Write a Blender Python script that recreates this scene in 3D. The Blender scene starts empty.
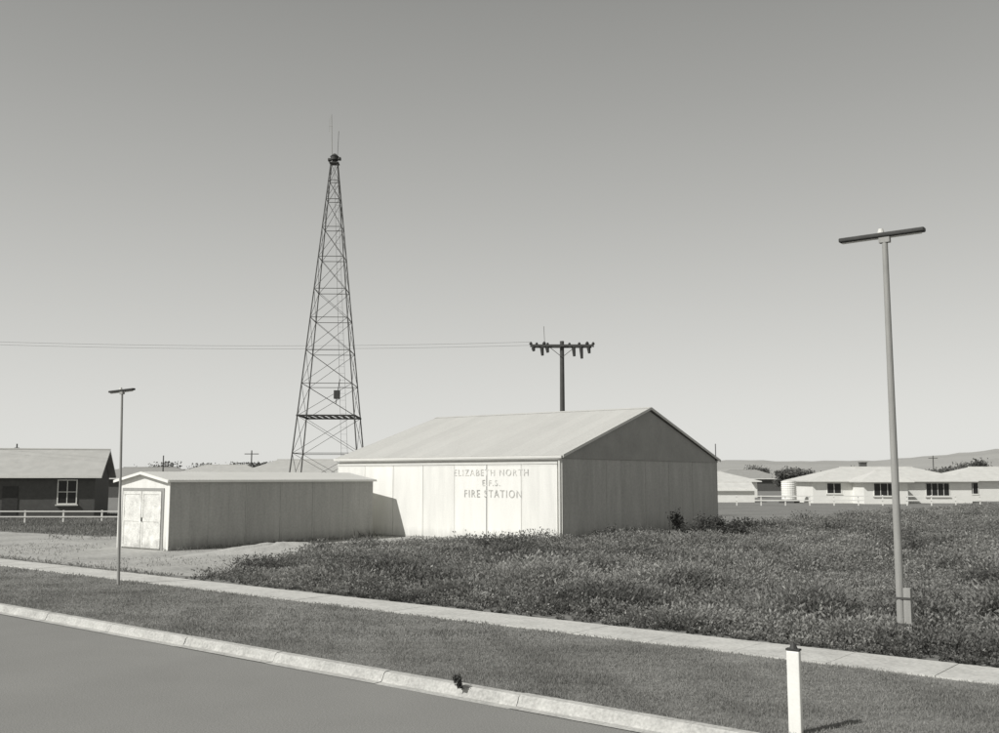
import bpy, math, random
import numpy as np
from mathutils import Vector, Matrix
random.seed(7); rng=np.random.default_rng(7)
scene=bpy.context.scene
col=scene.collection
scene.view_settings.view_transform='Standard'; scene.view_settings.look='None'; scene.view_settings.exposure=0
TINT=(1.0,0.995,0.945)

# ------------------------------------------------------------ materials
def mat(name,v,rough=0.85,amp=0.15,scale=3.0,fine=40.0,bump=0.0,streak=None,corr=None,metal=0.0,planks=None,famp=None,stain=None):
    m=bpy.data.materials.new(name); m.use_nodes=True; nt=m.node_tree; N=nt.nodes; L=nt.links
    b=N['Principled BSDF']; b.inputs['Roughness'].default_value=rough; b.inputs['Metallic'].default_value=metal
    b.inputs['Specular IOR Level'].default_value=0.25
    tc=N.new('ShaderNodeTexCoord')
    mp=N.new('ShaderNodeMapping'); L.new(tc.outputs['Object'],mp.inputs['Vector'])
    if streak: mp.inputs['Scale'].default_value=streak
    n1=N.new('ShaderNodeTexNoise'); n1.inputs['Scale'].default_value=scale; n1.inputs['Detail'].default_value=5; n1.inputs['Roughness'].default_value=0.6
    L.new(mp.outputs[0],n1.inputs['Vector'])
    n2=N.new('ShaderNodeTexNoise'); n2.inputs['Scale'].default_value=fine; n2.inputs['Detail'].default_value=3
    L.new(tc.outputs['Object'],n2.inputs['Vector'])
    def math_(op,a,bb,c=None):
        x=N.new('ShaderNodeMath'); x.operation=op
        for i,s in enumerate((a,bb)):
            if isinstance(s,(int,float)): x.inputs[i].default_value=s
            else: L.new(s,x.inputs[i])
        return x.outputs[0]
    a1=math_('MULTIPLY',math_('SUBTRACT',n1.outputs[0],0.5),amp*4)
    a2=math_('MULTIPLY',math_('SUBTRACT',n2.outputs[0],0.5),(amp if famp is None else famp)*2)
    f=math_('ADD',math_('ADD',a1,a2),1.0)
    sep=N.new('ShaderNodeSeparateXYZ'); L.new(tc.outputs['Object'],sep.inputs[0])
    h=n2.outputs[0]
    if stain: # splash-back dirt rising from the ground (height in m)
        zz=math_('DIVIDE',sep.outputs[2],stain); zz=math_('ADD',zz,math_('MULTIPLY',math_('SUBTRACT',n1.outputs[0],.5),1.2))
        zz=math_('MINIMUM',math_('MAXIMUM',zz,0.0),1.0)
        f=math_('MULTIPLY',f,math_('ADD',.72,math_('MULTIPLY',zz,.28)))
    if planks:
        axis,period,dark,wd=planks
        fr=math_('FRACT',math_('DIVIDE',sep.outputs[axis],period),0)
        ln=math_('LESS_THAN',fr,wd)
        f=math_('MULTIPLY',f,math_('SUBTRACT',1.0,math_('MULTIPLY',ln,dark)))
        wn=N.new('ShaderNodeTexWhiteNoise'); wn.noise_dimensions='1D'
        L.new(math_('FLOOR',math_('DIVIDE',sep.outputs[axis],period),0),wn.inputs['W'])
        f=math_('MULTIPLY',f,math_('ADD',0.965,math_('MULTIPLY',wn.outputs[0],0.07)))
    f=math_('MINIMUM',math_('MULTIPLY',math_('MAXIMUM',f,0.1),v),.88)
    cb=N.new('ShaderNodeCombineColor')
    for i in range(3): L.new(math_('MULTIPLY',f,TINT[i]),cb.inputs[i])
    L.new(cb.outputs[0],b.inputs['Base Color'])
    if bump or corr:
        bp=N.new('ShaderNodeBump'); bp.inputs['Strength'].default_value=1.0
        if corr:
            axis,period,depth=corr
            s=math_('SINE',math_('MULTIPLY',sep.outputs[axis],2*math.pi/period),0)
            L.new(s,bp.inputs['Height']); bp.inputs['Distance'].default_value=depth
        else:
            L.new(h,bp.inputs['Height']); bp.inputs['Distance'].default_value=bump
        L.new(bp.outputs[0],b.inputs['Normal'])
    return m
M={}
M['cream']=mat('cream_paint',0.76,0.6,0.07,0.8,20,streak=(3,3,0.5),stain=.5)
M['cream2']=mat('cream_paint_panel',0.72,0.6,0.09,0.8,20,streak=(4,4,0.5),stain=.5)
M['peel']=mat('peeling_white_paint',0.66,0.7,0.22,3.5,18,famp=.35,stain=.4)
M['white']=mat('white_paint',0.76,0.5,0.07,2,40)
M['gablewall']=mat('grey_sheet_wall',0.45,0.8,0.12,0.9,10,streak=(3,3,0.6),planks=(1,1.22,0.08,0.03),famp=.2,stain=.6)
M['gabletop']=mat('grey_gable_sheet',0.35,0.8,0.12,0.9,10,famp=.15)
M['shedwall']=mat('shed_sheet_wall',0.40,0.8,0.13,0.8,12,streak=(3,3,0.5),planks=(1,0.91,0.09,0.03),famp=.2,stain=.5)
M['roof']=mat('corrugated_roof',0.52,0.5,0.05,0.6,9,streak=(1.5,0.5,1),corr=(0,0.152,0.008),planks=(0,0.76,0.05,0.06),famp=.12)
M['shedroof']=mat('shed_roof_sheet',0.64,0.5,0.06,0.5,14,corr=(1,0.152,0.010))
M['trim']=mat('pale_trim',0.60,0.6,0.06,3,40)
M['steel']=mat('tower_steel',0.08,0.6,0.2,6,60)
M['dark']=mat('dark_metal',0.05,0.6,0.2,6,60)
M['black']=mat('black_gap',0.10,0.9,0.1,6,60)
M['timber']=mat('weathered_timber',0.30,0.9,0.15,3,60,streak=(6,6,0.6))
M['polegrey']=mat('grey_pole_paint',0.30,0.6,0.12,3,60,streak=(5,5,0.7))
M['darkpole']=mat('dark_creosote_pole',0.08,0.9,0.15,3,60)
M['concrete']=mat('path_concrete',0.50,0.9,0.16,1.2,18,famp=.35)
M['kerb']=mat('kerb_concrete',0.42,0.9,0.22,2.5,26,famp=.45)
M['asphalt']=mat('asphalt',0.225,0.9,0.09,0.3,60,famp=.75)
M['dirt']=mat('pale_dirt',0.36,0.95,0.20,0.5,6,bump=0.01,famp=.5)
M['mound']=mat('pale_sand',0.42,0.95,0.12,1.5,12,bump=0.01,famp=.3)
M['ground']=mat('grass_soil',0.20,0.95,0.18,0.25,5,bump=0.01,famp=.4)
M['brick']=mat('dark_brick',0.10,0.9,0.15,3,30)
M['whitewall']=mat('white_house_wall',0.76,0.7,0.06,1,20)
M['tile']=mat('pale_tile_roof',0.56,0.7,0.10,1.5,20)
M['tile2']=mat('grey_tile_roof',0.42,0.7,0.10,1.5,20)
M['tile3']=mat('mid_tile_roof',0.30,0.7,0.10,1.5,20)
M['glass']=mat('window_glass',0.03,0.15,0.1,1,10)
M['bark']=mat('bark',0.12,0.95,0.2,5,40)
M['hill']=mat('hazy_hill',0.35,1.0,0.10,0.004,0.03)
def foliage_mat(name,transl=0.25):
    m=bpy.data.materials.new(name); m.use_nodes=True; nt=m.node_tree; N=nt.nodes; L=nt.links
    for n in list(N): N.remove(n)
    o=N.new('ShaderNodeOutputMaterial'); at=N.new('ShaderNodeAttribute'); at.attribute_name='tone'
    d=N.new('ShaderNodeBsdfDiffuse'); t=N.new('ShaderNodeBsdfTranslucent'); mx=N.new('ShaderNodeMixShader')
    mx.inputs[0].default_value=transl
    L.new(at.outputs['Color'],d.inputs['Color']); L.new(at.outputs['Color'],t.inputs['Color'])
    L.new(d.outputs[0],mx.inputs[1]); L.new(t.outputs[0],mx.inputs[2]); L.new(mx.outputs[0],o.inputs[0])
    return m
M['leaf']=foliage_mat('leaf_foliage',.35); M['grass']=foliage_mat('grass_blades',.42)

# ------------------------------------------------------------ mesh helpers
class MB:
    def __init__(s): s.v=[]; s.f=[]
    def box(s,x0,x1,y0,y1,z0,z1):
        b=len(s.v)
        s.v+=[(x0,y0,z0),(x1,y0,z0),(x1,y1,z0),(x0,y1,z0),(x0,y0,z1),(x1,y0,z1),(x1,y1,z1),(x0,y1,z1)]
        s.f+=[tuple(b+i for i in q) for q in ((0,3,2,1),(4,5,6,7),(0,1,5,4),(1,2,6,5),(2,3,7,6),(3,0,4,7))]
        return s
    def bar(s,p,q,r,r2=None,n=4,cap=True):
        p=Vector(p);q=Vector(q); r2=r if r2 is None else r2
        d=(q-p).normalized(); up=Vector((0,0,1)) if abs(d.z)<.95 else Vector((1,0,0))
        a=d.cross(up).normalized(); c=d.cross(a).normalized(); b=len(s.v)
        for P,R in ((p,r),(q,r2)):
            for i in range(n):
                t=2*math.pi*(i+.5)/n; s.v.append(tuple(P+a*math.cos(t)*R+c*math.sin(t)*R))
        for i in range(n): j=(i+1)%n; s.f.append((b+i,b+j,b+n+j,b+n+i))
        if cap: s.f.append(tuple(b+i for i in range(n))[::-1]); s.f.append(tuple(b+n+i for i in range(n)))
        return s
    def poly(s,pts,fs):
        b=len(s.v); s.v+=[tuple(p) for p in pts]; s.f+=[tuple(b+i for i in q) for q in fs]; return s
    def slab(s,pts,th):
        p=[Vector(a) for a in pts]; nrm=(p[1]-p[0]).cross(p[3]-p[0] if len(p)>3 else p[2]-p[0]).normalized()
        n=len(p); q=[a-nrm*th for a in p]; fs=[tuple(range(n)),tuple(range(2*n-1,n-1,-1))]
        for i in range(n): j=(i+1)%n; fs.append((i,i+n,j+n,j))
        return s.poly(p+q,fs)
    def obj(s,name,m,parent=None,bevel=0,smooth=False):
        me=bpy.data.meshes.new(name); me.from_pydata(s.v,[],s.f); me.validate(); me.update()
        me.materials.append(m); o=bpy.data.objects.new(name,me); col.objects.link(o)
        if smooth:
            for p in me.polygons: p.use_smooth=True
        if bevel:
            md=o.modifiers.new('bevel','BEVEL'); md.width=bevel; md.segments=2; md.limit_method='ANGLE'
        if parent: o.parent=parent
        return o
def thing(name,loc,label,cat,ang=0,group=None):
    e=bpy.data.objects.new(name,None); e.empty_display_size=.3; e.location=loc; e.rotation_euler=(0,0,ang)
    col.objects.link(e); e['label']=label; e['category']=cat
    if group: e['group']=group
    return e
def structure(o): o['kind']='structure'; return o
CA=math.radians(36.66)
def W(xc,yc,z=0): return Vector((.802*xc-.597*yc, .597*xc+.802*yc, z))

# ------------------------------------------------------------ camera, light, sky
cam=bpy.data.cameras.new('camera'); co=bpy.data.objects.new('camera',cam); col.objects.link(co)
cam.sensor_width=36; cam.lens=36.04; cam.clip_end=20000; cam.clip_start=.1
co.location=(0,0,2.7); co.rotation_euler=(math.radians(90+6.36),0,math.radians(36.66)); scene.camera=co
el=math.radians(41); hx,hy=.32,.947
sd=Vector((hx*math.cos(el),hy*math.cos(el),-math.sin(el)))
sun=bpy.data.lights.new('sun','SUN'); sun.energy=4.2; sun.angle=math.radians(.55); sun.color=(1,.985,.955)
so=bpy.data.objects.new('sun',sun); so.rotation_euler=sd.to_track_quat('-Z','Y').to_euler(); so.location=(-20,-20,40); col.objects.link(so)
w=bpy.data.worlds.new('World'); scene.world=w; w.use_nodes=True; nt=w.node_tree; N=nt.nodes; L=nt.links
bg=N['Background']; sk=N.new('ShaderNodeTexSky'); sk.sky_type='NISHITA'; sk.sun_disc=False
sk.sun_elevation=el; sk.sun_rotation=math.radians(198.6); sk.air_density=1.0; sk.dust_density=1.0; sk.ozone_density=1.0
bw=N.new('ShaderNodeRGBToBW'); L.new(sk.outputs[0],bw.inputs[0])
tc=N.new('ShaderNodeTexCoord'); sp=N.new('ShaderNodeSeparateXYZ'); L.new(tc.outputs['Generated'],sp.inputs[0])
rp=N.new('ShaderNodeValToRGB'); L.new(sp.outputs[2],rp.inputs[0])
stops=[(0.0,.64),(.05,.585),(.10,.54),(.18,.465),(.27,.38),(.36,.305),(.45,.24),(.7,.17),(1,.15)]
els=rp.color_ramp.elements
els[0].position=0; els[0].color=(stops[0][1],)*3+(1,)
els[1].position=1; els[1].color=(stops[-1][1],)*3+(1,)
for p_,v_ in stops[1:-1]: e_=els.new(p_); e_.color=(v_,)*3+(1,)
m1=N.new('ShaderNodeMath'); m1.operation='MULTIPLY'; L.new(bw.outputs[0],m1.inputs[0]); m1.inputs[1].default_value=.22
m3=N.new('ShaderNodeMath'); m3.operation='MULTIPLY_ADD'; L.new(rp.outputs[0],m3.inputs[0]); m3.inputs[1].default_value=1/.11; L.new(m1.outputs[0],m3.inputs[2])
mx=N.new('ShaderNodeMix'); mx.data_type='RGBA'; mx.blend_type='MULTIPLY'; mx.inputs[0].default_value=1
L.new(m3.outputs[0],mx.inputs[6]); mx.inputs[7].default_value=(1.0,1.0,.96,1)
L.new(mx.outputs[2],bg.inputs[0]); bg.inputs[1].default_value=0.11

# ------------------------------------------------------------ road frame
P0=Vector((-6.3,10.43,0)); D=Vector((1,-.045,0)).normalized(); NN=Vector((.045,1,0)).normalized()
def R(s,n,z=0): p=P0+D*s+NN*n; return (p.x,p.y,z)
def nof(X,Y): return (X-P0.x)*NN.x+(Y-P0.y)*NN.y
mb=MB()
rows=[(-3500,0),(-8.3,0),(-8.299,-.14),(.1,-.14),(.101,0),(5500,0)]
pts=[];fs=[]
for i,(n,z) in enumerate(rows): pts+= [R(-6000,n,z),R(6000,n,z)]
for i in range(len(rows)-1): fs.append((2*i,2*i+1,2*i+3,2*i+2))
mb.poly(pts,fs); structure(mb.obj('ground',M['ground']))
mb=MB().poly([R(-400,-8.1,-.134),R(400,-8.1,-.134),R(400,-.1,-.134),R(-400,-.1,-.134)],[(0,1,2,3)])
structure(mb.obj('road',M['asphalt']))
def kerb(name,sgn,n0):
    mb=MB(); prof=[(-.20,-.126),(-.06,-.122),(-.035,-.08),(-.01,-.02),(.02,.004),(.13,.008),(.14,-.06)]
    s=-90; k=len(prof); dz=dn=0
    while s<40:
        e=s+2.4
        pts=[R(a,n0+sgn*(n+dn),z+dz) for a in (s+.004,e-.004) for n,z in prof]
        mb.poly(pts,[(i,i+1,i+1+k,i+k) if sgn<0 else (i,i+k,i+1+k,i+1) for i in range(k-1)])
        s=e; dz=random.uniform(-.006,.006); dn=random.uniform(-.009,.009)
    return structure(mb.obj(name,M['kerb']))
kerb('kerb',1,0); kerb('kerb',-1,-8.2)
mb=MB(); s=-80; pf=(4.45,5.62)
while s<40:
    e=s+1.5; dz=random.uniform(0,.006)
    mb.slab([R(s+.005,pf[0],.022+dz),R(e-.005,pf[0],.022+dz),R(e-.005,pf[1],.022+dz),R(s+.005,pf[1],.022+dz)],.04); s=e
structure(mb.obj('footpath',M['concrete']))
outline=[(-23.2,17.4),(-25.3,21.5),(-27.6,26.2),(-28.3,30.6),(-24.0,33.2),(-22.9,34.9),(-36.2,34.9),(-37,33),(-40,30),(-43,26.5),(-52,26.0),(-66,25),(-70,19.6),(-60,19.0),(-48,18.2),(-40,17.9),(-32,17.6)]
pts=[]
for i in range(len(outline)):
    a=Vector(outline[i]);b=Vector(outline[(i+1)%len(outline)]); k=max(1,int((b-a).length/.6))
    for j in range(k):
        p=a.lerp(b,j/k); pts.append((p.x+random.uniform(-.25,.25),p.y+random.uniform(-.2,.12),.004))
structure(MB().poly(pts,[tuple(range(len(pts)))]).obj('dirt_yard',M['dirt']))
mb=MB(); n=28; ring=10
vs=[(0,0,.26)];fs=[]
for r in range(1,ring+1):
    for i in range(n):
        t=2*math.pi*i/n; rr=r/ring; k=1+.15*math.sin(3*t+1)+.08*math.sin(7*t)
        z=.26*(math.cos(rr*math.pi)*.5+.5)*(1+.2*math.sin(5*t+r))+ (.0 if r<ring else -.02)
        vs.append((math.cos(t)*rr*1.3*k,math.sin(t)*rr*4.2*k,z))
for i in range(n): fs.append((0,1+i,1+(i+1)%n))
for r in range(ring-1):
    for i in range(n): a=1+r*n+i;b=1+r*n+(i+1)%n; fs.append((a,a+n,b+n,b))
mb.poly(vs,fs); o=mb.obj('sand_mound',M['mound'],smooth=True); o.location=(-29.6,25.6,0); structure(o)
hp=[(-600,470),(0,469),(200,468),(400,467),(600,465),(700,460),(760,459.5),(830,460.5),(880,459),(930,456),(965,451),(1000,449),(1100,447),(1600,455)]
xs=np.linspace(-600,1600,180); ys=np.interp(xs,[a for a,_ in hp],[b for _,b in hp])
vs=[];fs=[]
for i,(x,y) in enumerate(zip(xs,ys)):
    H=(478-y)*2.6*(1+.03*math.sin(x*.07)+.02*math.sin(x*.19+1)); a=(x-500)/1006
    for yc,z in ((1700,-1),(2100,H*.55),(2600,H),(3600,-2)):
        p=W(a*yc,yc,z); vs.append(tuple(p))
for i in range(len(xs)-1):
    for k in range(3): a=i*4+k; fs.append((a,a+4,a+5,a+1))
structure(MB().poly(vs,fs).obj('hills',M['hill'],smooth=True))

# ------------------------------------------------------------ fire station hall
Lh,Wh,EH,RH=13.05,15.2,3.62,5.97
st=thing('fire_station',(-35.90,35,0),'large pale fire station hall with low-pitched corrugated roof and sliding doors','building')
mb=MB()
mb.poly([(0,0,0),(Lh,0,0),(Lh,0,EH),(0,0,EH)],[(0,1,2,3)])
mb.poly([(0,Wh,0),(0,Wh,EH),(Lh,Wh,EH),(Lh,Wh,0)],[(0,1,2,3)])
mb.poly([(0,0,0),(0,0,EH),(0,Wh/2,RH),(0,Wh,EH),(0,Wh,0)],[(0,1,2,3,4)])
mb.poly([(Lh-.02,0,0),(Lh-.02,Wh,0),(Lh-.02,Wh,EH),(Lh-.02,Wh/2,RH-.02),(Lh-.02,0,EH)],[(0,1,2,3,4)])
mb.obj('wall',M['cream2'],st)
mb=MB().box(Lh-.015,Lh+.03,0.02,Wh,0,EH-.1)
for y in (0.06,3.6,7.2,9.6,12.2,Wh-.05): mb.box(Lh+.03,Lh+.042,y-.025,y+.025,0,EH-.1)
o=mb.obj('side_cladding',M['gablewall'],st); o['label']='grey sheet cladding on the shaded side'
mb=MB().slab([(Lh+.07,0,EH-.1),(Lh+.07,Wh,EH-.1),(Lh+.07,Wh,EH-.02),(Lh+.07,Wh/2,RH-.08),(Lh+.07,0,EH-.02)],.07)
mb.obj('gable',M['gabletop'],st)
ov=.14; sl=(RH-EH)/(Wh/2)
mb=MB(); x0,x1=-.15,Lh+.16
mb.slab([(x0,-ov,EH-ov*sl+.08),(x1,-ov,EH-ov*sl+.08),(x1,Wh/2,RH+.08),(x0,Wh/2,RH+.08)],.05)
mb.slab([(x1,Wh+ov,EH-ov*sl+.08),(x0,Wh+ov,EH-ov*sl+.08),(x0,Wh/2,RH+.08),(x1,Wh/2,RH+.08)],.05)
ro=mb.obj('roof',M['roof'],st)
mb=MB().slab([(x0,Wh/2-.22,RH+.035),(x1,Wh/2-.22,RH+.035),(x1,Wh/2,RH+.105),(x0,Wh/2,RH+.105)],.012)
mb.obj('ridge_cap',M['roof'],ro)
mb=MB()
for a,b in (((x1+.012,-ov,EH-ov*sl+.03),(x1+.012,Wh/2,RH+.03)),((x1+.012,Wh+ov,EH-ov*sl+.03),(x1+.012,Wh/2,RH+.03))):
    mb.poly([(a[0],a[1],a[2]-.06),(a[0],a[1],a[2]+.065),(b[0],b[1],b[2]+.065),(b[0],b[1],b[2]-.06),(a[0]+.03,a[1],a[2]-.06),(a[0]+.03,a[1],a[2]+.065),(b[0]+.03,b[1],b[2]+.065),(b[0]+.03,b[1],b[2]-.06)],
      [(0,1,2,3),(7,6,5,4),(1,5,6,2),(0,3,7,4),(0,4,5,1),(3,2,6,7)])
mb.obj('barge_board',M['trim'],ro)
mb=MB().box(x0,x1,-ov-.11,-ov-.005,EH-ov*sl-.07,EH-ov*sl+.05); mb.obj('gutter',M['trim'],st,bevel=.02)
mb=MB().bar((Lh-.03,-.1,0.05),(Lh-.03,-.1,EH-.12),.045,n=8); mb.obj('downpipe',M['white'],st)
MB().box(Lh-.1,Lh+.06,-.04,-.012,0,EH-.13).obj('corner_trim',M['white'],st)
mb=MB().box(.02,Lh-.12,-.13,-.01,EH-.34,EH-.24); mb.obj('door_track',M['trim'],st)
pw=(Lh-.16)/7
for i in range(7):
    a=.03+i*pw; dep=-.10+random.uniform(-.004,.004)
    mb=MB().box(a+.012,a+pw-.012,dep,-.012,.06,EH-.345)
    o=mb.obj('sliding_door' if i>=3 else 'wall_panel',M['cream'] if i%3 else M['cream2'],st)
    e1=dep-.006; e2=dep-.0005
    t=MB().box(a+.012,a+.06,e1,e2,.06,EH-.345).box(a+pw-.06,a+pw-.012,e1,e2,.06,EH-.345).box(a+.06,a+pw-.06,e1,e2,EH-.40,EH-.345).box(a+.06,a+pw-.06,e1,e2,.06,.15)
    t.obj('frame',M['cream'],o)
mb=MB().box(.03+5*pw-.018,.03+5*pw+.018,-.118,-.112,.05,EH-.35); mb.obj('door_gap',M['black'],st)
mb=MB().box(0,Lh,-.14,0.0,0.0,.05); mb.obj('sill',M['kerb'],st)
def text(s,x0,x1,z,h,v):
    m=mat('faded_lettering_paint',v,.8,.45,2.2,12,famp=.6)
    cu=bpy.data.curves.new('t','FONT'); cu.body=s; cu.space_character=1.25
    to=bpy.data.objects.new('t',cu); col.objects.link(to); bpy.context.view_layer.update()
    me=bpy.data.meshes.new_from_object(to.evaluated_get(bpy.context.evaluated_depsgraph_get()))
    bpy.data.objects.remove(to)
    co_=np.array([v.co[:] for v in me.vertices]); mn=co_.min(0); mxx=co_.max(0)
    for v in me.vertices:
        x=(v.co.x-mn[0])/(mxx[0]-mn[0])*(x1-x0)+x0; zz=(v.co.y-mn[1])/(mxx[1]-mn[1])*h+z
        v.co=(x,-.1215,zz)
    me.materials.clear(); me.materials.append(m)
    o=bpy.data.objects.new('lettering',me); col.objects.link(o); o.parent=st; o['label']='faded painted words "%s"'%s
text('ELIZABETH NORTH',Lh-5.65,Lh-1.6,2.80,.28,.58)
text('E.F.S.',Lh-4.05,Lh-3.1,2.36,.26,.58)
text('FIRE STATION',Lh-5.05,Lh-1.95,1.86,.33,.43)
MB().bar((Lh+.1,Wh-.3,EH),(Lh+.1,Wh-.3,EH+.9),.025,n=6).obj('flue_pipe',M['dark'],st)

# ------------------------------------------------------------ shed
sh=thing('storage_shed',(-35.75,22.9,0),'low long sheet-clad shed with white double door','shed')
SW,SL,SE,SR=3.3,10.9,2.60,2.90
mb=MB().poly([(0,0,0),(SW,0,0),(SW,0,SE),(SW/2,0,SR),(0,0,SE)],[(0,1,2,3,4)])
mb.poly([(0,SL,0),(0,SL,SE),(SW/2,SL,SR),(SW,SL,SE),(SW,SL,0)],[(0,1,2,3,4)])
mb.poly([(0,0,0),(0,0,SE),(0,SL,SE),(0,SL,0)],[(0,1,2,3)])
mb.poly([(SW-.02,0,0),(SW-.02,SL,0),(SW-.02,SL,SE),(SW-.02,0,SE)],[(0,1,2,3)])
mb.obj('wall',M['cream2'],sh)
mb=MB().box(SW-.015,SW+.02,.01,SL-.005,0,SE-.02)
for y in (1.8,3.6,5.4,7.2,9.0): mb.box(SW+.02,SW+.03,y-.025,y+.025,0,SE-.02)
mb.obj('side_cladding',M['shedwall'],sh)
mb=MB(); k=(SR-SE)/(SW/2); o_=.12
mb.slab([(SW+o_,-.15,SE-k*o_+.05),(SW+o_,SL+.12,SE-k*o_+.05),(SW/2,SL+.12,SR+.05),(SW/2,-.15,SR+.05)],.03)
mb.slab([(-o_,SL+.12,SE-k*o_+.05),(-o_,-.15,SE-k*o_+.05),(SW/2,-.15,SR+.05),(SW/2,SL+.12,SR+.05)],.03)
ro=mb.obj('roof',M['shedroof'],sh)
mb=MB().box(SW+o_+.002,SW+o_+.025,-.15,SL+.12,SE-.06,SE+.02)
mb.obj('fascia',M['white'],sh)
mb=MB()
for xa,xb in ((-o_,SW/2),(SW+o_,SW/2)):
    za=SE-k*o_;zb=SR
    mb.poly([(xa,-.155,za-.06),(xb,-.155,zb-.06),(xb,-.155,zb+.04),(xa,-.155,za+.04),(xa,-.18,za-.06),(xb,-.18,zb-.06),(xb,-.18,zb+.04),(xa,-.18,za+.04)],[(0,1,2,3),(7,6,5,4),(0,4,5,1),(3,2,6,7),(0,3,7,4),(1,5,6,2)])
mb.obj('barge_board',M['white'],sh)
for i,(a,b) in enumerate(((.42,1.63),(1.66,2.88))):
    d=MB().box(a,b,-.05,-.006,.06,2.2).obj('door',M['peel'],sh)
    t=MB().box(a,a+.1,-.065,-.052,.06,2.2).box(b-.1,b,-.065,-.052,.06,2.2)
    for z in (.06,1.05,2.08): t.box(a+.1,b-.1,-.065,-.052,z,z+.12)
    t.obj('frame',M['peel'],d)
    if i: MB().box(a+.03,a+.07,-.10,-.067,1.05,1.2).obj('handle',M['dark'],d)
mb=MB().box(.3,.415,-.03,-.004,0,2.32).box(2.885,3.0,-.03,-.004,0,2.32).box(.415,2.885,-.03,-.004,2.21,2.32); mb.obj('door_frame',M['timber'],sh)
MB().box(1.63,1.66,-.02,-.004,.06,2.2).obj('door_gap',M['black'],sh)
mb=MB().box(SW-.06,SW+.06,-.03,-.002,0,SE-.03); mb.obj('corner_trim',M['white'],sh)

# ------------------------------------------------------------ lattice tower
tp=(-39.9+.802*.24,37.8+.597*.24,0)
tw=thing('lattice_tower',tp,'tall tapering steel lattice tower with siren on top','tower',ang=CA+.03)
lv=[0,2.0,4.0,5.97,7.7,9.5,11.3,12.9,14.7,16.4,18.0,19.1,20.1]
H0=2.05
hw=lambda z:H0+(0.18-H0)*z/20.1
cs=[(1,1),(-1,1),(-1,-1),(1,-1)]
for cx,cy in cs:
    MB().bar((cx*hw(0),cy*hw(0),0),(cx*hw(20.1),cy*hw(20.1),20.1),.048,.032).obj('leg',M['steel'],tw)
    MB().box(cx*H0-.3,cx*H0+.3,cy*H0-.3,cy*H0+.3,0,.12).obj('footing',M['kerb'],tw)
mb=MB()
for i,z in enumerate(lv):
    for k in range(4):
        a=cs[k];b=cs[(k+1)%4]
        pa=(a[0]*hw(z),a[1]*hw(z),z);pb=(b[0]*hw(z),b[1]*hw(z),z)
        if z>0: mb.bar(pa,pb,.022)
        if i<len(lv)-1:
            z2=lv[i+1]; qa=(a[0]*hw(z2),a[1]*hw(z2),z2);qb=(b[0]*hw(z2),b[1]*hw(z2),z2)
            mb.bar(pa,qb,.0145); mb.bar(pb,qa,.0145)
mb.obj('bracing',M['steel'],tw)
z=5.97;h_=hw(z)
mb=MB()
for i in range(9):
    x=-h_+.05+i*(2*h_-.1)/8; mb.box(x-.1,x+.1,-h_,h_,z+.025,z+.055)
mb.box(-h_-.05,h_+.05,-h_-.09,-h_-.03,z-.03,z+.05).box(-h_-.05,h_+.05,h_+.03,h_+.09,z-.03,z+.05)
mb.obj('platform',M['dark'],tw)
mb=MB(); cx=lambda z:hw(z)*.62
for x in (-.18,.18): mb.bar((cx(0)+x,-hw(0)-.08,0),(cx(19.5)+x*.5,-hw(19.5)-.08,19.5),.010)
zz=.3
while zz<19.3:
    xx=.18-.09*zz/19.5; yy=-hw(zz)-.08; mb.bar((cx(zz)-xx,yy,zz),(cx(zz)+xx,yy,zz),.006); zz+=.36
mb.obj('ladder',M['steel'],tw)
mb=MB().box(-.26,.26,-.26,.26,20.08,20.14); mb.bar((0,0,20.14),(0,0,20.3),.12,n=12).bar((0,0,20.3),(0,0,20.5),.22,n=14).bar((0,0,20.5),(0,0,20.66),.25,.08,n=14)
mb.bar((.05,0,20.35),(.34,-.1,20.35),.05,.11,n=10).bar((-.05,0,20.35),(-.34,.1,20.35),.05,.11,n=10)
mb.obj('siren',M['dark'],tw)
mb=MB().bar((-.12,-.08,20.1),(-.2,-.1,22.9),.020,n=6).bar((-.14,-.08,22.2),(-.32,-.08,22.25),.01).bar((-.3,-.08,21.9),(-.3,-.08,22.7),.01)
mb.obj('antenna',M['timber'],tw)
mb=MB().bar((.14,.06,20.1),(.2,.06,22.0),.012,n=6); mb.obj('antenna',M['steel'],tw)
h_=hw(7.3); mb=MB().box(h_*.3,h_*.3+.32,-h_-.28,-h_-.06,6.85,7.3).bar((h_*.3+.1,-h_-.1,6.6),(h_*.3+.3,-h_-.15,7.9),.03); mb.obj('equipment_box',M['dark'],tw,bevel=.02)

# ------------------------------------------------------------ street lamps
def street_lamp(loc,H,pr,la,lb,label,box):
    e=thing('street_lamp',loc,label,'street lamp',group='T-shaped street lamps along the footpath')
    MB().bar((0,0,-.05),(0,0,H-.03),pr*1.15,pr*.8,n=14).obj('post',M['polegrey'],e)
    k=H/6.86
    hd=MB().box(-la,lb,-.075*k,.075*k,H,H+.075*k).obj('lamp_head',M['dark'],e,bevel=.02)
    for a,b in((-la+.05,-.06),(.06,lb-.05)): MB().bar((a,0,H-.012),(b,0,H-.012),.016,n=8).obj('tube',M['trim'],hd)
    MB().box(-.09*k,.09*k,-.05*k,.05*k,H-.1*k,H-.002).obj('bracket',M['polegrey'],e)
    MB().bar((-.06,0,H+.075*k),(-.06,0,H+.15*k),.06*k,.04*k,n=10).obj('light_sensor',M['trim'],e)
    if box:
        MB().box(.06,.18,-.06,.06,0,.90).obj('cable_box',M['timber'],e,bevel=.01)
        for z in(.3,.72): MB().box(-.10,.19,-.075,-.062,z,z+.03).obj('strap',M['steel'],e)
    return e
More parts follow.
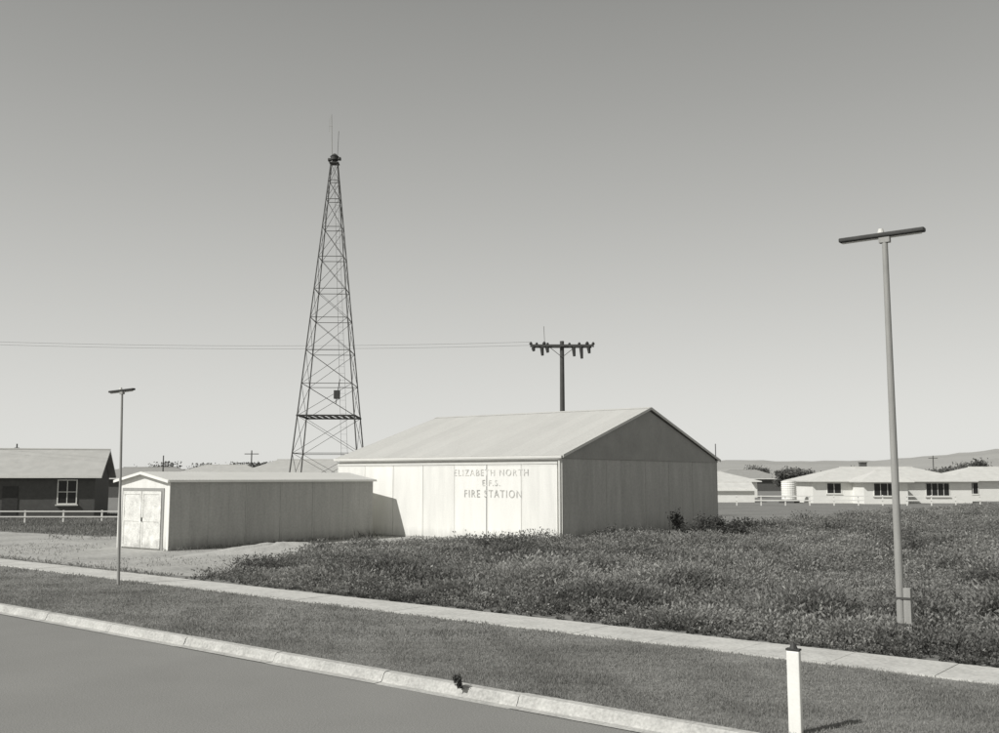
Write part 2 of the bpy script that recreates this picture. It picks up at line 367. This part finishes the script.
street_lamp((-4.75,17.48,0),6.82,.060,.77,.66,'slender grey street lamp with flat crossbar head beside the weeds',True)
e=street_lamp((-23.2,14.96,0),4.93,.034,.56,.52,'thin street lamp with small crossbar head beside the footpath',False)
q=Vector((0,0,1)).rotation_difference(Vector((-.802*.022,-.597*.022,1))); e.rotation_euler=q.to_euler()
e=thing('guide_post',(-4.02,10.66,0),'short white painted guide post standing in the grass verge','post')
MB().box(-.07,.07,-.035,.035,-.05,.87).obj('post',M['white'],e,bevel=.012)
MB().box(-.073,.073,-.039,.039,.872,.892).bar((-.0,0,.892),(0,0,.95),.045,.02,n=8).obj('cap',M['dark'],e)

# ------------------------------------------------------------ power pole
def power_pole(loc,H,arm,label,ang):
    e=thing('power_pole',loc,label,'power pole',ang=ang)
    MB().bar((0,0,-.1),(0,0,H+.3),.20,.14,n=12).obj('pole',M['darkpole'],e)
    a=MB().box(-arm,arm,-.30,-.18,H-.09,H+.05).box(-arm+.1,arm-.1,.18,.30,H-.12,H+.02).bar((-.9,-.24,H-.08),(0,-.2,H-.8),.025).bar((.9,-.24,H-.08),(0,-.2,H-.8),.025).box(-.12,.12,-.18,.18,H-.05,H+.02).obj('crossarm',M['darkpole'],e)
    for x,s_ in ((-arm+.03,.8),(-arm+.42,.65),(-arm+.92,.9),(-.95,.6),(.5,.6),(arm-.95,.7),(arm-.42,.9),(arm-.02,.75)):
        MB().bar((x,0,H-.1),(x,0,H+.05),.05,n=8).bar((x,0,H+.05),(x,0,H+.05+.1*s_),.07,.15*s_,n=10).bar((x,0,H+.05+.1*s_),(x,0,H+.05+.25*s_),.15*s_,.05,n=10).obj('insulator',M['dark'],a)
    for x,l_ in ((-arm+.18,.2),(-arm+.75,.5),(-1.0,.3),(.75,.55),(arm-.85,.7),(arm-.35,.35)):
        MB().bar((x,-.28,H-.09),(x,-.3,H-.2),.03,n=8).bar((x,-.3,H-.2),(x+.04,-.33,H-.2-l_),.13,.09,n=10).obj('fuse',M['dark'],a)
    MB().bar((-1.15,0,H+.2),(-1.2,0,H+1.3),.02).obj('rod',M['steel'],e)
    return e
pp=W(4.16,66)
power_pole((pp.x,pp.y,0),11.45,2.1,'dark power pole with double crossarm and insulators',CA)
for i,(dx,z) in enumerate(((-2.0,11.7),(-1.4,11.6))):
    mb=MB(); a=W(4.16+dx,66+i*.8,z); b=W(-46,64.5+i*.8,z+.35); prev=None
    for k in range(31):
        t=k/30; p=a.lerp(b,t); p.z-=.5*4*t*(1-t)
        if prev: mb.bar(prev,p,.009,n=4,cap=False)
        prev=p
    o=mb.obj('power_line',M['steel']); o['label']='thin sagging overhead wire running from the power pole'; o['category']='power line'; o['group']='overhead wires'
def small_pole(xc,yc,H,arm=.5):
    p=W(xc,yc); e=thing('telephone_pole',(p.x,p.y,0),'distant thin timber telephone pole among houses','pole',ang=CA,group='distant telephone poles')
    MB().bar((0,0,0),(0,0,H),.10,.07,n=8).obj('pole',M['darkpole'],e)
    if arm: MB().box(-arm,arm,-.05,.05,H-.5,H-.40).obj('crossarm',M['darkpole'],e)
small_pole(-51,106,6.3,.25); small_pole(-31.6,128,6.2,.9); small_pole(-43.5,130,5.6,0); small_pole(76,176,6.6,.8)

# ------------------------------------------------------------ houses
def house(xc,yc,ang,Lx,Dy,wh,rise,hip,wm,rm,label,wins=(),doors=(),chim=(),name='house',ov=.5,group=None):
    p=W(xc,yc); e=thing(name,(p.x,p.y,0),label,'house' if name=='house' else 'shed',ang=CA+ang,group=group)
    mb=MB().box(0,Lx,0,Dy,0,wh)
    if hip==0:
        for x in (0.002,Lx-.002): mb.poly([(x,0,wh),(x,Dy,wh),(x,Dy/2,wh+rise-.05)],[(0,1,2)])
    mb.obj('wall',wm,e)
    z0=wh-.02; h0=hip
    if hip==0: A=[(-ov,-ov,z0-.1),(Lx+ov,-ov,z0-.1),(Lx+ov,Dy+ov,z0-.1),(-ov,Dy+ov,z0-.1)];B=[(-ov,Dy/2,wh+rise),(Lx+ov,Dy/2,wh+rise)]
    else: A=[(-ov,-ov,z0),(Lx+ov,-ov,z0),(Lx+ov,Dy+ov,z0),(-ov,Dy+ov,z0)];B=[(h0,Dy/2,wh+rise),(Lx-h0,Dy/2,wh+rise)]
    if hip==0:
        mb=MB().slab([A[0],A[1],B[1],B[0]],.14).slab([A[2],A[3],B[0],B[1]],.14)
    else:
        base=[(a[0],a[1],a[2]-.14) for a in A]
        mb=MB().poly(A+B+base,[(0,1,5,4),(2,3,4,5),(1,2,5),(3,0,4),(0,6,7,1),(1,7,8,2),(2,8,9,3),(3,9,6,0),(9,8,7,6)])
    r=mb.obj('roof',rm,e)
    MB().bar((B[0][0],Dy/2,wh+rise),(B[1][0],Dy/2,wh+rise),.09,n=6).obj('ridge_cap',rm,r)
    MB().box(-ov,Lx+ov,-ov-.1,-ov-.005,A[0][2]-.13,A[0][2]+.01).obj('gutter',M['white'],e)
    for (x,ww,zb,hh) in wins:
        t=.07; f=MB().box(x,x+t,-.05,-.003,zb,zb+hh).box(x+ww-t,x+ww,-.05,-.003,zb,zb+hh).box(x+t,x+ww-t,-.05,-.003,zb,zb+t).box(x+t,x+ww-t,-.05,-.003,zb+hh-t,zb+hh)
        nm=max(2,round(ww/.7))
        for q in range(1,nm): xx=x+ww*q/nm; f.box(xx-.025,xx+.025,-.045,-.003,zb+t,zb+hh-t)
        f.box(x+t,x+ww-t,-.044,-.003,zb+hh*.5-.02,zb+hh*.5+.02) if ww<1.5 else None
        wo=f.obj('window',M['white'],e); MB().box(x+t*.5,x+ww-t*.5,-.02,-.004,zb+t*.5,zb+hh-t*.5).obj('pane',M['glass'],wo)
        MB().box(x-.08,x+ww+.08,-.12,-.003,zb-.09,zb-.004).obj('sill',M['trim'],wo)
    for (x,ww,dm) in doors: MB().box(x,x+ww,-.04,-.003,.15,2.15).obj('door',dm,e)
    for (x,y) in chim: MB().box(x-.35,x+.35,y-.3,y+.3,wh+.3,wh+rise+.5).box(x-.42,x+.42,y-.37,y+.37,wh+rise+.501,wh+rise+.6).obj('chimney',M['brick'],r)
    return e
HG='single-storey suburban houses'
house(-27.3-19.7*math.cos(.262),68-19.7*math.sin(.262),.262,19.7,8,2.95,1.75,0,M['brick'],M['tile2'],'dark brick house with pale gabled roof and white-framed window',wins=[(17.35,1.25,.95,1.65),(10.5,1.8,1.0,1.5)],doors=[(14,.95,M['dark'])],ov=.45,group=HG)
house(33.9,109,-.0,17.2,9,2.45,1.45,4.5,M['whitewall'],M['tile'],'long white bungalow with pale hipped roof and chimney',wins=[(1.5,1.6,1,1.2),(8.0,2.2,.7,1.5),(12.2,2.6,.7,1.5)],doors=[(6.2,.95,M['dark'])],chim=[(7.4,5.2)],group=HG)
house(38.2,105.6,0,4.6,4,2.4,1.1,2.0,M['whitewall'],M['tile'],'small projecting white wing with pale hipped roof',wins=[(1.0,2.2,.8,1.4)],group=HG)
house(52.6,118,0,16,9,2.5,1.5,4.5,M['whitewall'],M['tile'],'white bungalow with pale hipped roof partly behind its neighbour',wins=[(1.5,2.0,.8,1.4),(6,2,.8,1.4)],group=HG)
house(24,140,.05,12,8,2.3,1.3,4,M['whitewall'],M['tile'],'pale bungalow with light hipped roof behind small shed',wins=[(2,1.8,.9,1.3),(7,1.8,.9,1.3)],group=HG)
house(24.0,113,0,4.6,4,1.5,.7,0,M['whitewall'],M['tile'],'small white garden shed with low gabled roof',name='garden_shed',ov=.2)
house(45,210,0,14,9,2.6,1.8,4,M['brick'],M['tile3'],'distant brick bungalow with mid-grey hipped roof',group=HG)
house(-27.5,104,0,13,9,2.9,1.75,3.5,M['whitewall'],M['tile2'],'pale bungalow with light roof seen over the shed roof',group=HG)
house(-41,122,0,13,9,2.7,1.6,3.8,M['brick'],M['tile2'],'brick bungalow with grey hipped roof seen over the shed',group=HG)
house(-57.5,140,.1,15,9,2.7,1.5,3.8,M['brick'],M['tile3'],'distant dark brick bungalow with hipped roof',group=HG)
p=W(31.6,110); e=thing('water_tank',(p.x,p.y,0),'pale round corrugated rainwater tank beside the white house','water tank')
mb=MB()
for i in range(10): mb.bar((0,0,.35+i*.2),(0,0,.35+i*.2+.1),.78,.82,n=20,cap=False).bar((0,0,.45+i*.2),(0,0,.55+i*.2),.82,.78,n=20,cap=False)
mb.obj('tank',M['whitewall'],e); MB().bar((0,0,2.35),(0,0,2.55),.81,.1,n=20).obj('lid',M['trim'],e)
MB().box(-.85,.85,-.85,.85,0,.34).obj('stand',M['darkpole'],e)

# ------------------------------------------------------------ fences
def fence(A,B,sp,H,rails,label,m,rw=.035):
    d=B-A; Ln=d.length; ang=math.atan2(d.y,d.x); e=thing('rail_fence',(A.x,A.y,0),label,'fence',ang=ang,group='white rail fences')
    n=int(Ln/sp)
    for i in range(n+1): x=i*sp; MB().box(x-.045,x+.045,-.04,.04,-.05,H+random.uniform(-.02,.03)).obj('post',m,e)
    for z in rails: MB().box(0,n*sp,-.07,-.042,z-rw,z+rw).obj('rail',m,e)
fence(W(21.0,99.5),W(56,99.5),2.4,1.0,(.5,.92),'long low white post and rail fence across the paddock',M['white'],.055)
fence(W(-33,60.5),W(-16.5,60.5),2.3,.78,(.40,.72),'low white post and rail fence before the brick house',M['trim'])

# ------------------------------------------------------------ foliage
def elements(name,p0,dr,l,wd,tone,m,parent=None):
    n=len(p0); dr=dr/np.linalg.norm(dr,axis=1,keepdims=True)
    rnd=rng.normal(size=(n,3)); side=np.cross(dr,rnd); side/=np.linalg.norm(side,axis=1,keepdims=True)
    l=l[:,None]; wd=wd[:,None]
    v=np.empty((n,4,3)); v[:,0]=p0; v[:,1]=p0+dr*l*.45+side*wd; v[:,2]=p0+dr*l; v[:,3]=p0+dr*l*.45-side*wd
    me=bpy.data.meshes.new(name); me.vertices.add(4*n); me.vertices.foreach_set('co',v.reshape(-1).astype(np.float32))
    me.loops.add(4*n); me.loops.foreach_set('vertex_index',np.arange(4*n,dtype=np.int32))
    me.polygons.add(n); me.polygons.foreach_set('loop_start',np.arange(0,4*n,4,dtype=np.int32))
    me.update(calc_edges=True)
    at=me.color_attributes.new('tone','FLOAT_COLOR','POINT')
    c=np.ones((n,4,4),np.float32)
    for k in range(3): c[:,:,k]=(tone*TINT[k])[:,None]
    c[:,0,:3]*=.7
    at.data.foreach_set('color',c.reshape(-1))
    me.materials.append(m); o=bpy.data.objects.new(name,me); col.objects.link(o)
    if parent: o.parent=parent
    return o
def nz(x,y,f=1.0,s=0.0):
    return (np.sin(x*1.1*f+s+1.7*np.sin(y*.7*f+s))+np.sin(y*1.3*f+2*s+1.3*np.sin(x*.9*f))+.6*np.sin((x+y)*2.3*f+s*3)+.5*np.sin((x-1.7*y)*3.1*f))/3.1
def plants(X,Y,hh,ne,wscale,tonebase,spread):
    n=len(X); idx=np.repeat(np.arange(n),ne); m=len(idx)
    h=hh[idx]; u=rng.random(m)**1.0; r=spread*h*(.25+.75*u)*rng.random(m)**.5; t=rng.random(m)*2*np.pi
    stem=rng.random(m)<.18
    z=np.where(stem,0,u*h*.85)
    p0=np.stack([X[idx]+np.cos(t)*r*np.where(stem,.35,1),Y[idx]+np.sin(t)*r*np.where(stem,.35,1),z],1)
    dr=np.stack([np.cos(t)*.6+rng.normal(size=m)*.35,np.sin(t)*.6+rng.normal(size=m)*.35,np.where(stem,1.9,.4)+rng.random(m)*.5],1)
    l=np.where(stem,h*(.6+.5*rng.random(m)),np.clip(h,.15,.5)*(.12+.17*rng.random(m)))
    wd=wscale*np.where(stem,.3,1.6)*(.6+.8*rng.random(m))
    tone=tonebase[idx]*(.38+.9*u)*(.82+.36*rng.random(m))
    fl=(rng.random(m)<.010)&(u>.6)&(~stem); tone=np.where(fl,.6,tone)
    return p0,dr,l,wd,tone
def pt_in(X,Y,poly):
    ins=np.zeros(len(X),bool); j=len(poly)-1
    for i in range(len(poly)):
        xi,yi=poly[i];xj,yj=poly[j]
        c=((yi>Y)!=(yj>Y))&(X<(xj-xi)*(Y-yi)/(yj-yi+1e-9)+xi); ins^=c; j=i
    return ins
def scatter(n,yc0,yc1):
    yc=np.sqrt(rng.random(n)*(yc1**2-yc0**2)+yc0**2); xc=(rng.random(n)*2-1)*(.56*yc+1)
    return .802*xc-.597*yc, .597*xc+.802*yc
NC=1500
CX,CY=scatter(NC,13,75); CH=rng.random(NC)**2; CRr=.35+1.2*rng.random(NC)**1.5; CT=rng.normal(size=NC)
def clumps(X,Y):
    hh=np.zeros(len(X)); tt=np.zeros(len(X))
    for a,b,h,r,t in zip(CX,CY,CH,CRr,CT):
        m=(np.abs(X-a)<2*r)&(np.abs(Y-b)<2*r)
        if m.any():
            g_=np.exp(-((X[m]-a)**2+(Y[m]-b)**2)/(r*r*.6)); hh[m]=np.maximum(hh[m],h*g_); tt[m]+=t*g_
    return hh,np.clip(tt,-1.5,1.5)
parts=[]
for (n,y0,y1,ne,ws,hs) in ((36000,13,26,26,.0105,1.0),(44000,26,44,17,.0145,1.0),(44000,44,75,9,.022,1.0),(40000,75,103,6,.034,.9)):
    X,Y=scatter(n,y0,y1); nn=nof(X,Y)
    bound=np.interp(Y,[17,21.5,26.2,30.6,33.2,35],[-23.0,-25.0,-27.2,-28.0,-24.2,-22.8])+.5*nz(X,Y,1.5,2)
    ok=(nn>5.72+.10*nz(X,Y,2.2,1))&((Y>35)|(X>bound))&~((X>-36)&(X<-22.7)&(Y>34.6)&(Y<50.4))&~((X<-22.8)&(Y>34.5))
    X=X[ok];Y=Y[ok];nn=nn[ok]; k=nz(X,Y,.45,3); ch,ct=clumps(X,Y)
    dens=rng.random(len(X))<np.clip(.55+.25*k+.8*ch,.3,1); X=X[dens];Y=Y[dens];nn=nn[dens];k=k[dens];ch=ch[dens];ct=ct[dens]
    edge=np.clip((nn-5.5)/.8,.35,1)
    h=(.27+.09*k+.55*ch)*(.6+.7*rng.random(len(X)))*edge*hs; h=np.clip(h,.08,1.0)
    tb=.29*(1+.15*k+.24*ct-.25*ch)*(.85+.3*rng.random(len(X))); tb=np.clip(tb,.09,.5)
    parts.append(plants(X,Y,h,ne,ws,tb,.6))
cat=[np.concatenate([p[i] for p in parts]) for i in range(5)]
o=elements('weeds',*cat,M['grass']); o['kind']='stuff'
def blades(X,Y,l,wd,tb):
    n=len(X); t=rng.random(n)*2*np.pi; ln=rng.random(n)*1.3
    return np.stack([X,Y,np.zeros(n)],1),np.stack([np.cos(t)*ln,np.sin(t)*ln,np.ones(n)],1),l,wd,tb
gs=[]
for (n,y0,y1,wd,lg) in ((460000,9,17,.0038,.042),(330000,17,28,.007,.045),(160000,28,48,.013,.05)):
    X,Y=scatter(n,y0,y1); nn=nof(X,Y); e1=.06*nz(X,Y,3,1)
    ok=(nn>.14+e1*.5)&(nn<4.50+e1*.6); X=X[ok];Y=Y[ok]; k=nz(X,Y,.8,7)*.5+nz(X,Y,2.1,1)*.5; k3=nz(X,Y,4,2)
    kp=rng.random(len(X))<.72+.3*k+.15*k3; X=X[kp];Y=Y[kp];k=k[kp];k3=k3[kp]
    l=lg*(.5+rng.random(len(X)))*(1+.45*k+.2*k3); gs.append(blades(X,Y,l,np.full(len(X),wd),.34*(1-.28*k-.08*k3)*(.75+.5*rng.random(len(X)))))
cat=[np.concatenate([p[i] for p in gs]) for i in range(5)]
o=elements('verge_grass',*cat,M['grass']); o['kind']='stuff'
gs=[]
for (n,y0,y1,wd,lg) in ((120000,24,45,.010,.09),(140000,45,75,.02,.16)):
    X,Y=scatter(n,y0,y1); nn=nof(X,Y)
    ind=pt_in(X,Y,outline); k=nz(X,Y,.6,9)
    byshed=(X>-32.45)&(X<-31.9)&(Y>22.5)&(Y<34)&(rng.random(len(X))<.6)
    ok=(nn>5.6)&(X<-22)&~((X>-36.2)&(X<-22)&(Y>34.4))&~((X>-35.8)&(X<-32.4)&(Y>22.85)&(Y<34))&((~ind)|((rng.random(len(X))<.14)&(k>.1))|((nn<6.3)&(rng.random(len(X))<.5))|byshed)
    ok&=(X<-24)
    X=X[ok];Y=Y[ok];k=k[ok]; bs=byshed[ok]
    gs.append(blades(X,Y,lg*(.5+rng.random(len(X)))*np.where(bs,2.2,1),np.full(len(X),wd),.25*(1+.25*k)*(.6+.8*rng.random(len(X)))))
cat=[np.concatenate([p[i] for p in gs]) for i in range(5)]
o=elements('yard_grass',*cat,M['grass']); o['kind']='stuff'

def bush(loc,rx,ry,rz,n,tone,label,name='shrub',cat_='shrub',lw=.05):
    e=thing(name,loc,label,cat_)
    mb=MB()
    for i in range(6):
        t=i*1.05; mb.bar((0,0,0),(math.cos(t)*rx*.5,math.sin(t)*ry*.5,rz*.7),.03*lw/.05,.01*lw/.05,n=5)
    mb.obj('stem',M['bark'],e)
    cc=rng.normal(size=(14,3))*np.array([rx*.42,ry*.42,rz*.28])+np.array([0,0,rz*.5]); ci=rng.integers(0,14,n)
    p=cc[ci]+rng.normal(size=(n,3))*np.array([rx,ry,rz])*.17; p[:,2]=np.abs(p[:,2])
    elements('foliage',p,rng.normal(size=(n,3))+np.array([0,0,.5]),lw*2*(.6+rng.random(n)),lw*(.5+.6*rng.random(n)),tone*(.5+rng.random(n)),M['leaf'],e)
    return e
bush((-19.9,43.3,0),1.0,.9,.95,4500,.13,'dense dark shrub growing by the hall wall',lw=.04)
bush((-21.6,36.2,0),.6,.5,.5,1600,.17,'small dark shrub at the hall corner',lw=.035)
bush((-8.43,10.42,-.02),.08,.06,.15,350,.08,'small dark weed tuft sprouting from the kerb',name='weed_tuft',cat_='weed',lw=.012)
def tree(xc,yc,H,R_,tone,n=4500,trunk=.3,label='dark leafy tree standing among the houses'):
    p=W(xc,yc); e=thing('tree',(p.x,p.y,0),label,'tree',group='trees among the houses')
    mb=MB(); mb.bar((0,0,0),(.1,0,H*trunk*1.2),.2,.13,n=8)
    k=12; cs_=np.stack([rng.normal(size=k)*R_*.45,rng.normal(size=k)*R_*.45,H*(trunk+.12)+rng.random(k)*H*(1-trunk-.25)],1)
    for c in cs_[:7]: mb.bar((.1,0,H*trunk),tuple(c),.09,.03,n=5)
    mb.obj('trunk',M['bark'],e)
    ci=rng.integers(0,k,n); rr=R_*.26*(.6+.7*rng.random(k))
    q=cs_[ci]+rng.normal(size=(n,3))*rr[ci][:,None]*np.array([1,1,.6]); q[:,2]=np.clip(q[:,2],H*trunk*.5,H*1.02)
    elements('crown',q,rng.normal(size=(n,3)),.26*(.6+rng.random(n)),.11*(.6+rng.random(n)),tone*(.7+.6*rng.random(n))*(1+.2*rng.normal(size=k))[ci].clip(.5,1.5),M['leaf'],e)
for (xc,yc,H,r) in ((-50,150,4.9,3.5),(-44,150,4.7,3.2),(-36,150,4.8,3.0),(-66,150,4.3,3),
    (47,165,4.2,1.7),(52,175,4.6,2.0),(61,140,4.1,1.8),(75,160,5.6,2.4),(84,178,5.2,2.4),(58,230,5.6,2.8),(44,230,5.2,2.8),(69,200,5.2,2.2)):
    tree(xc,yc,H,r,.20)
print('done')
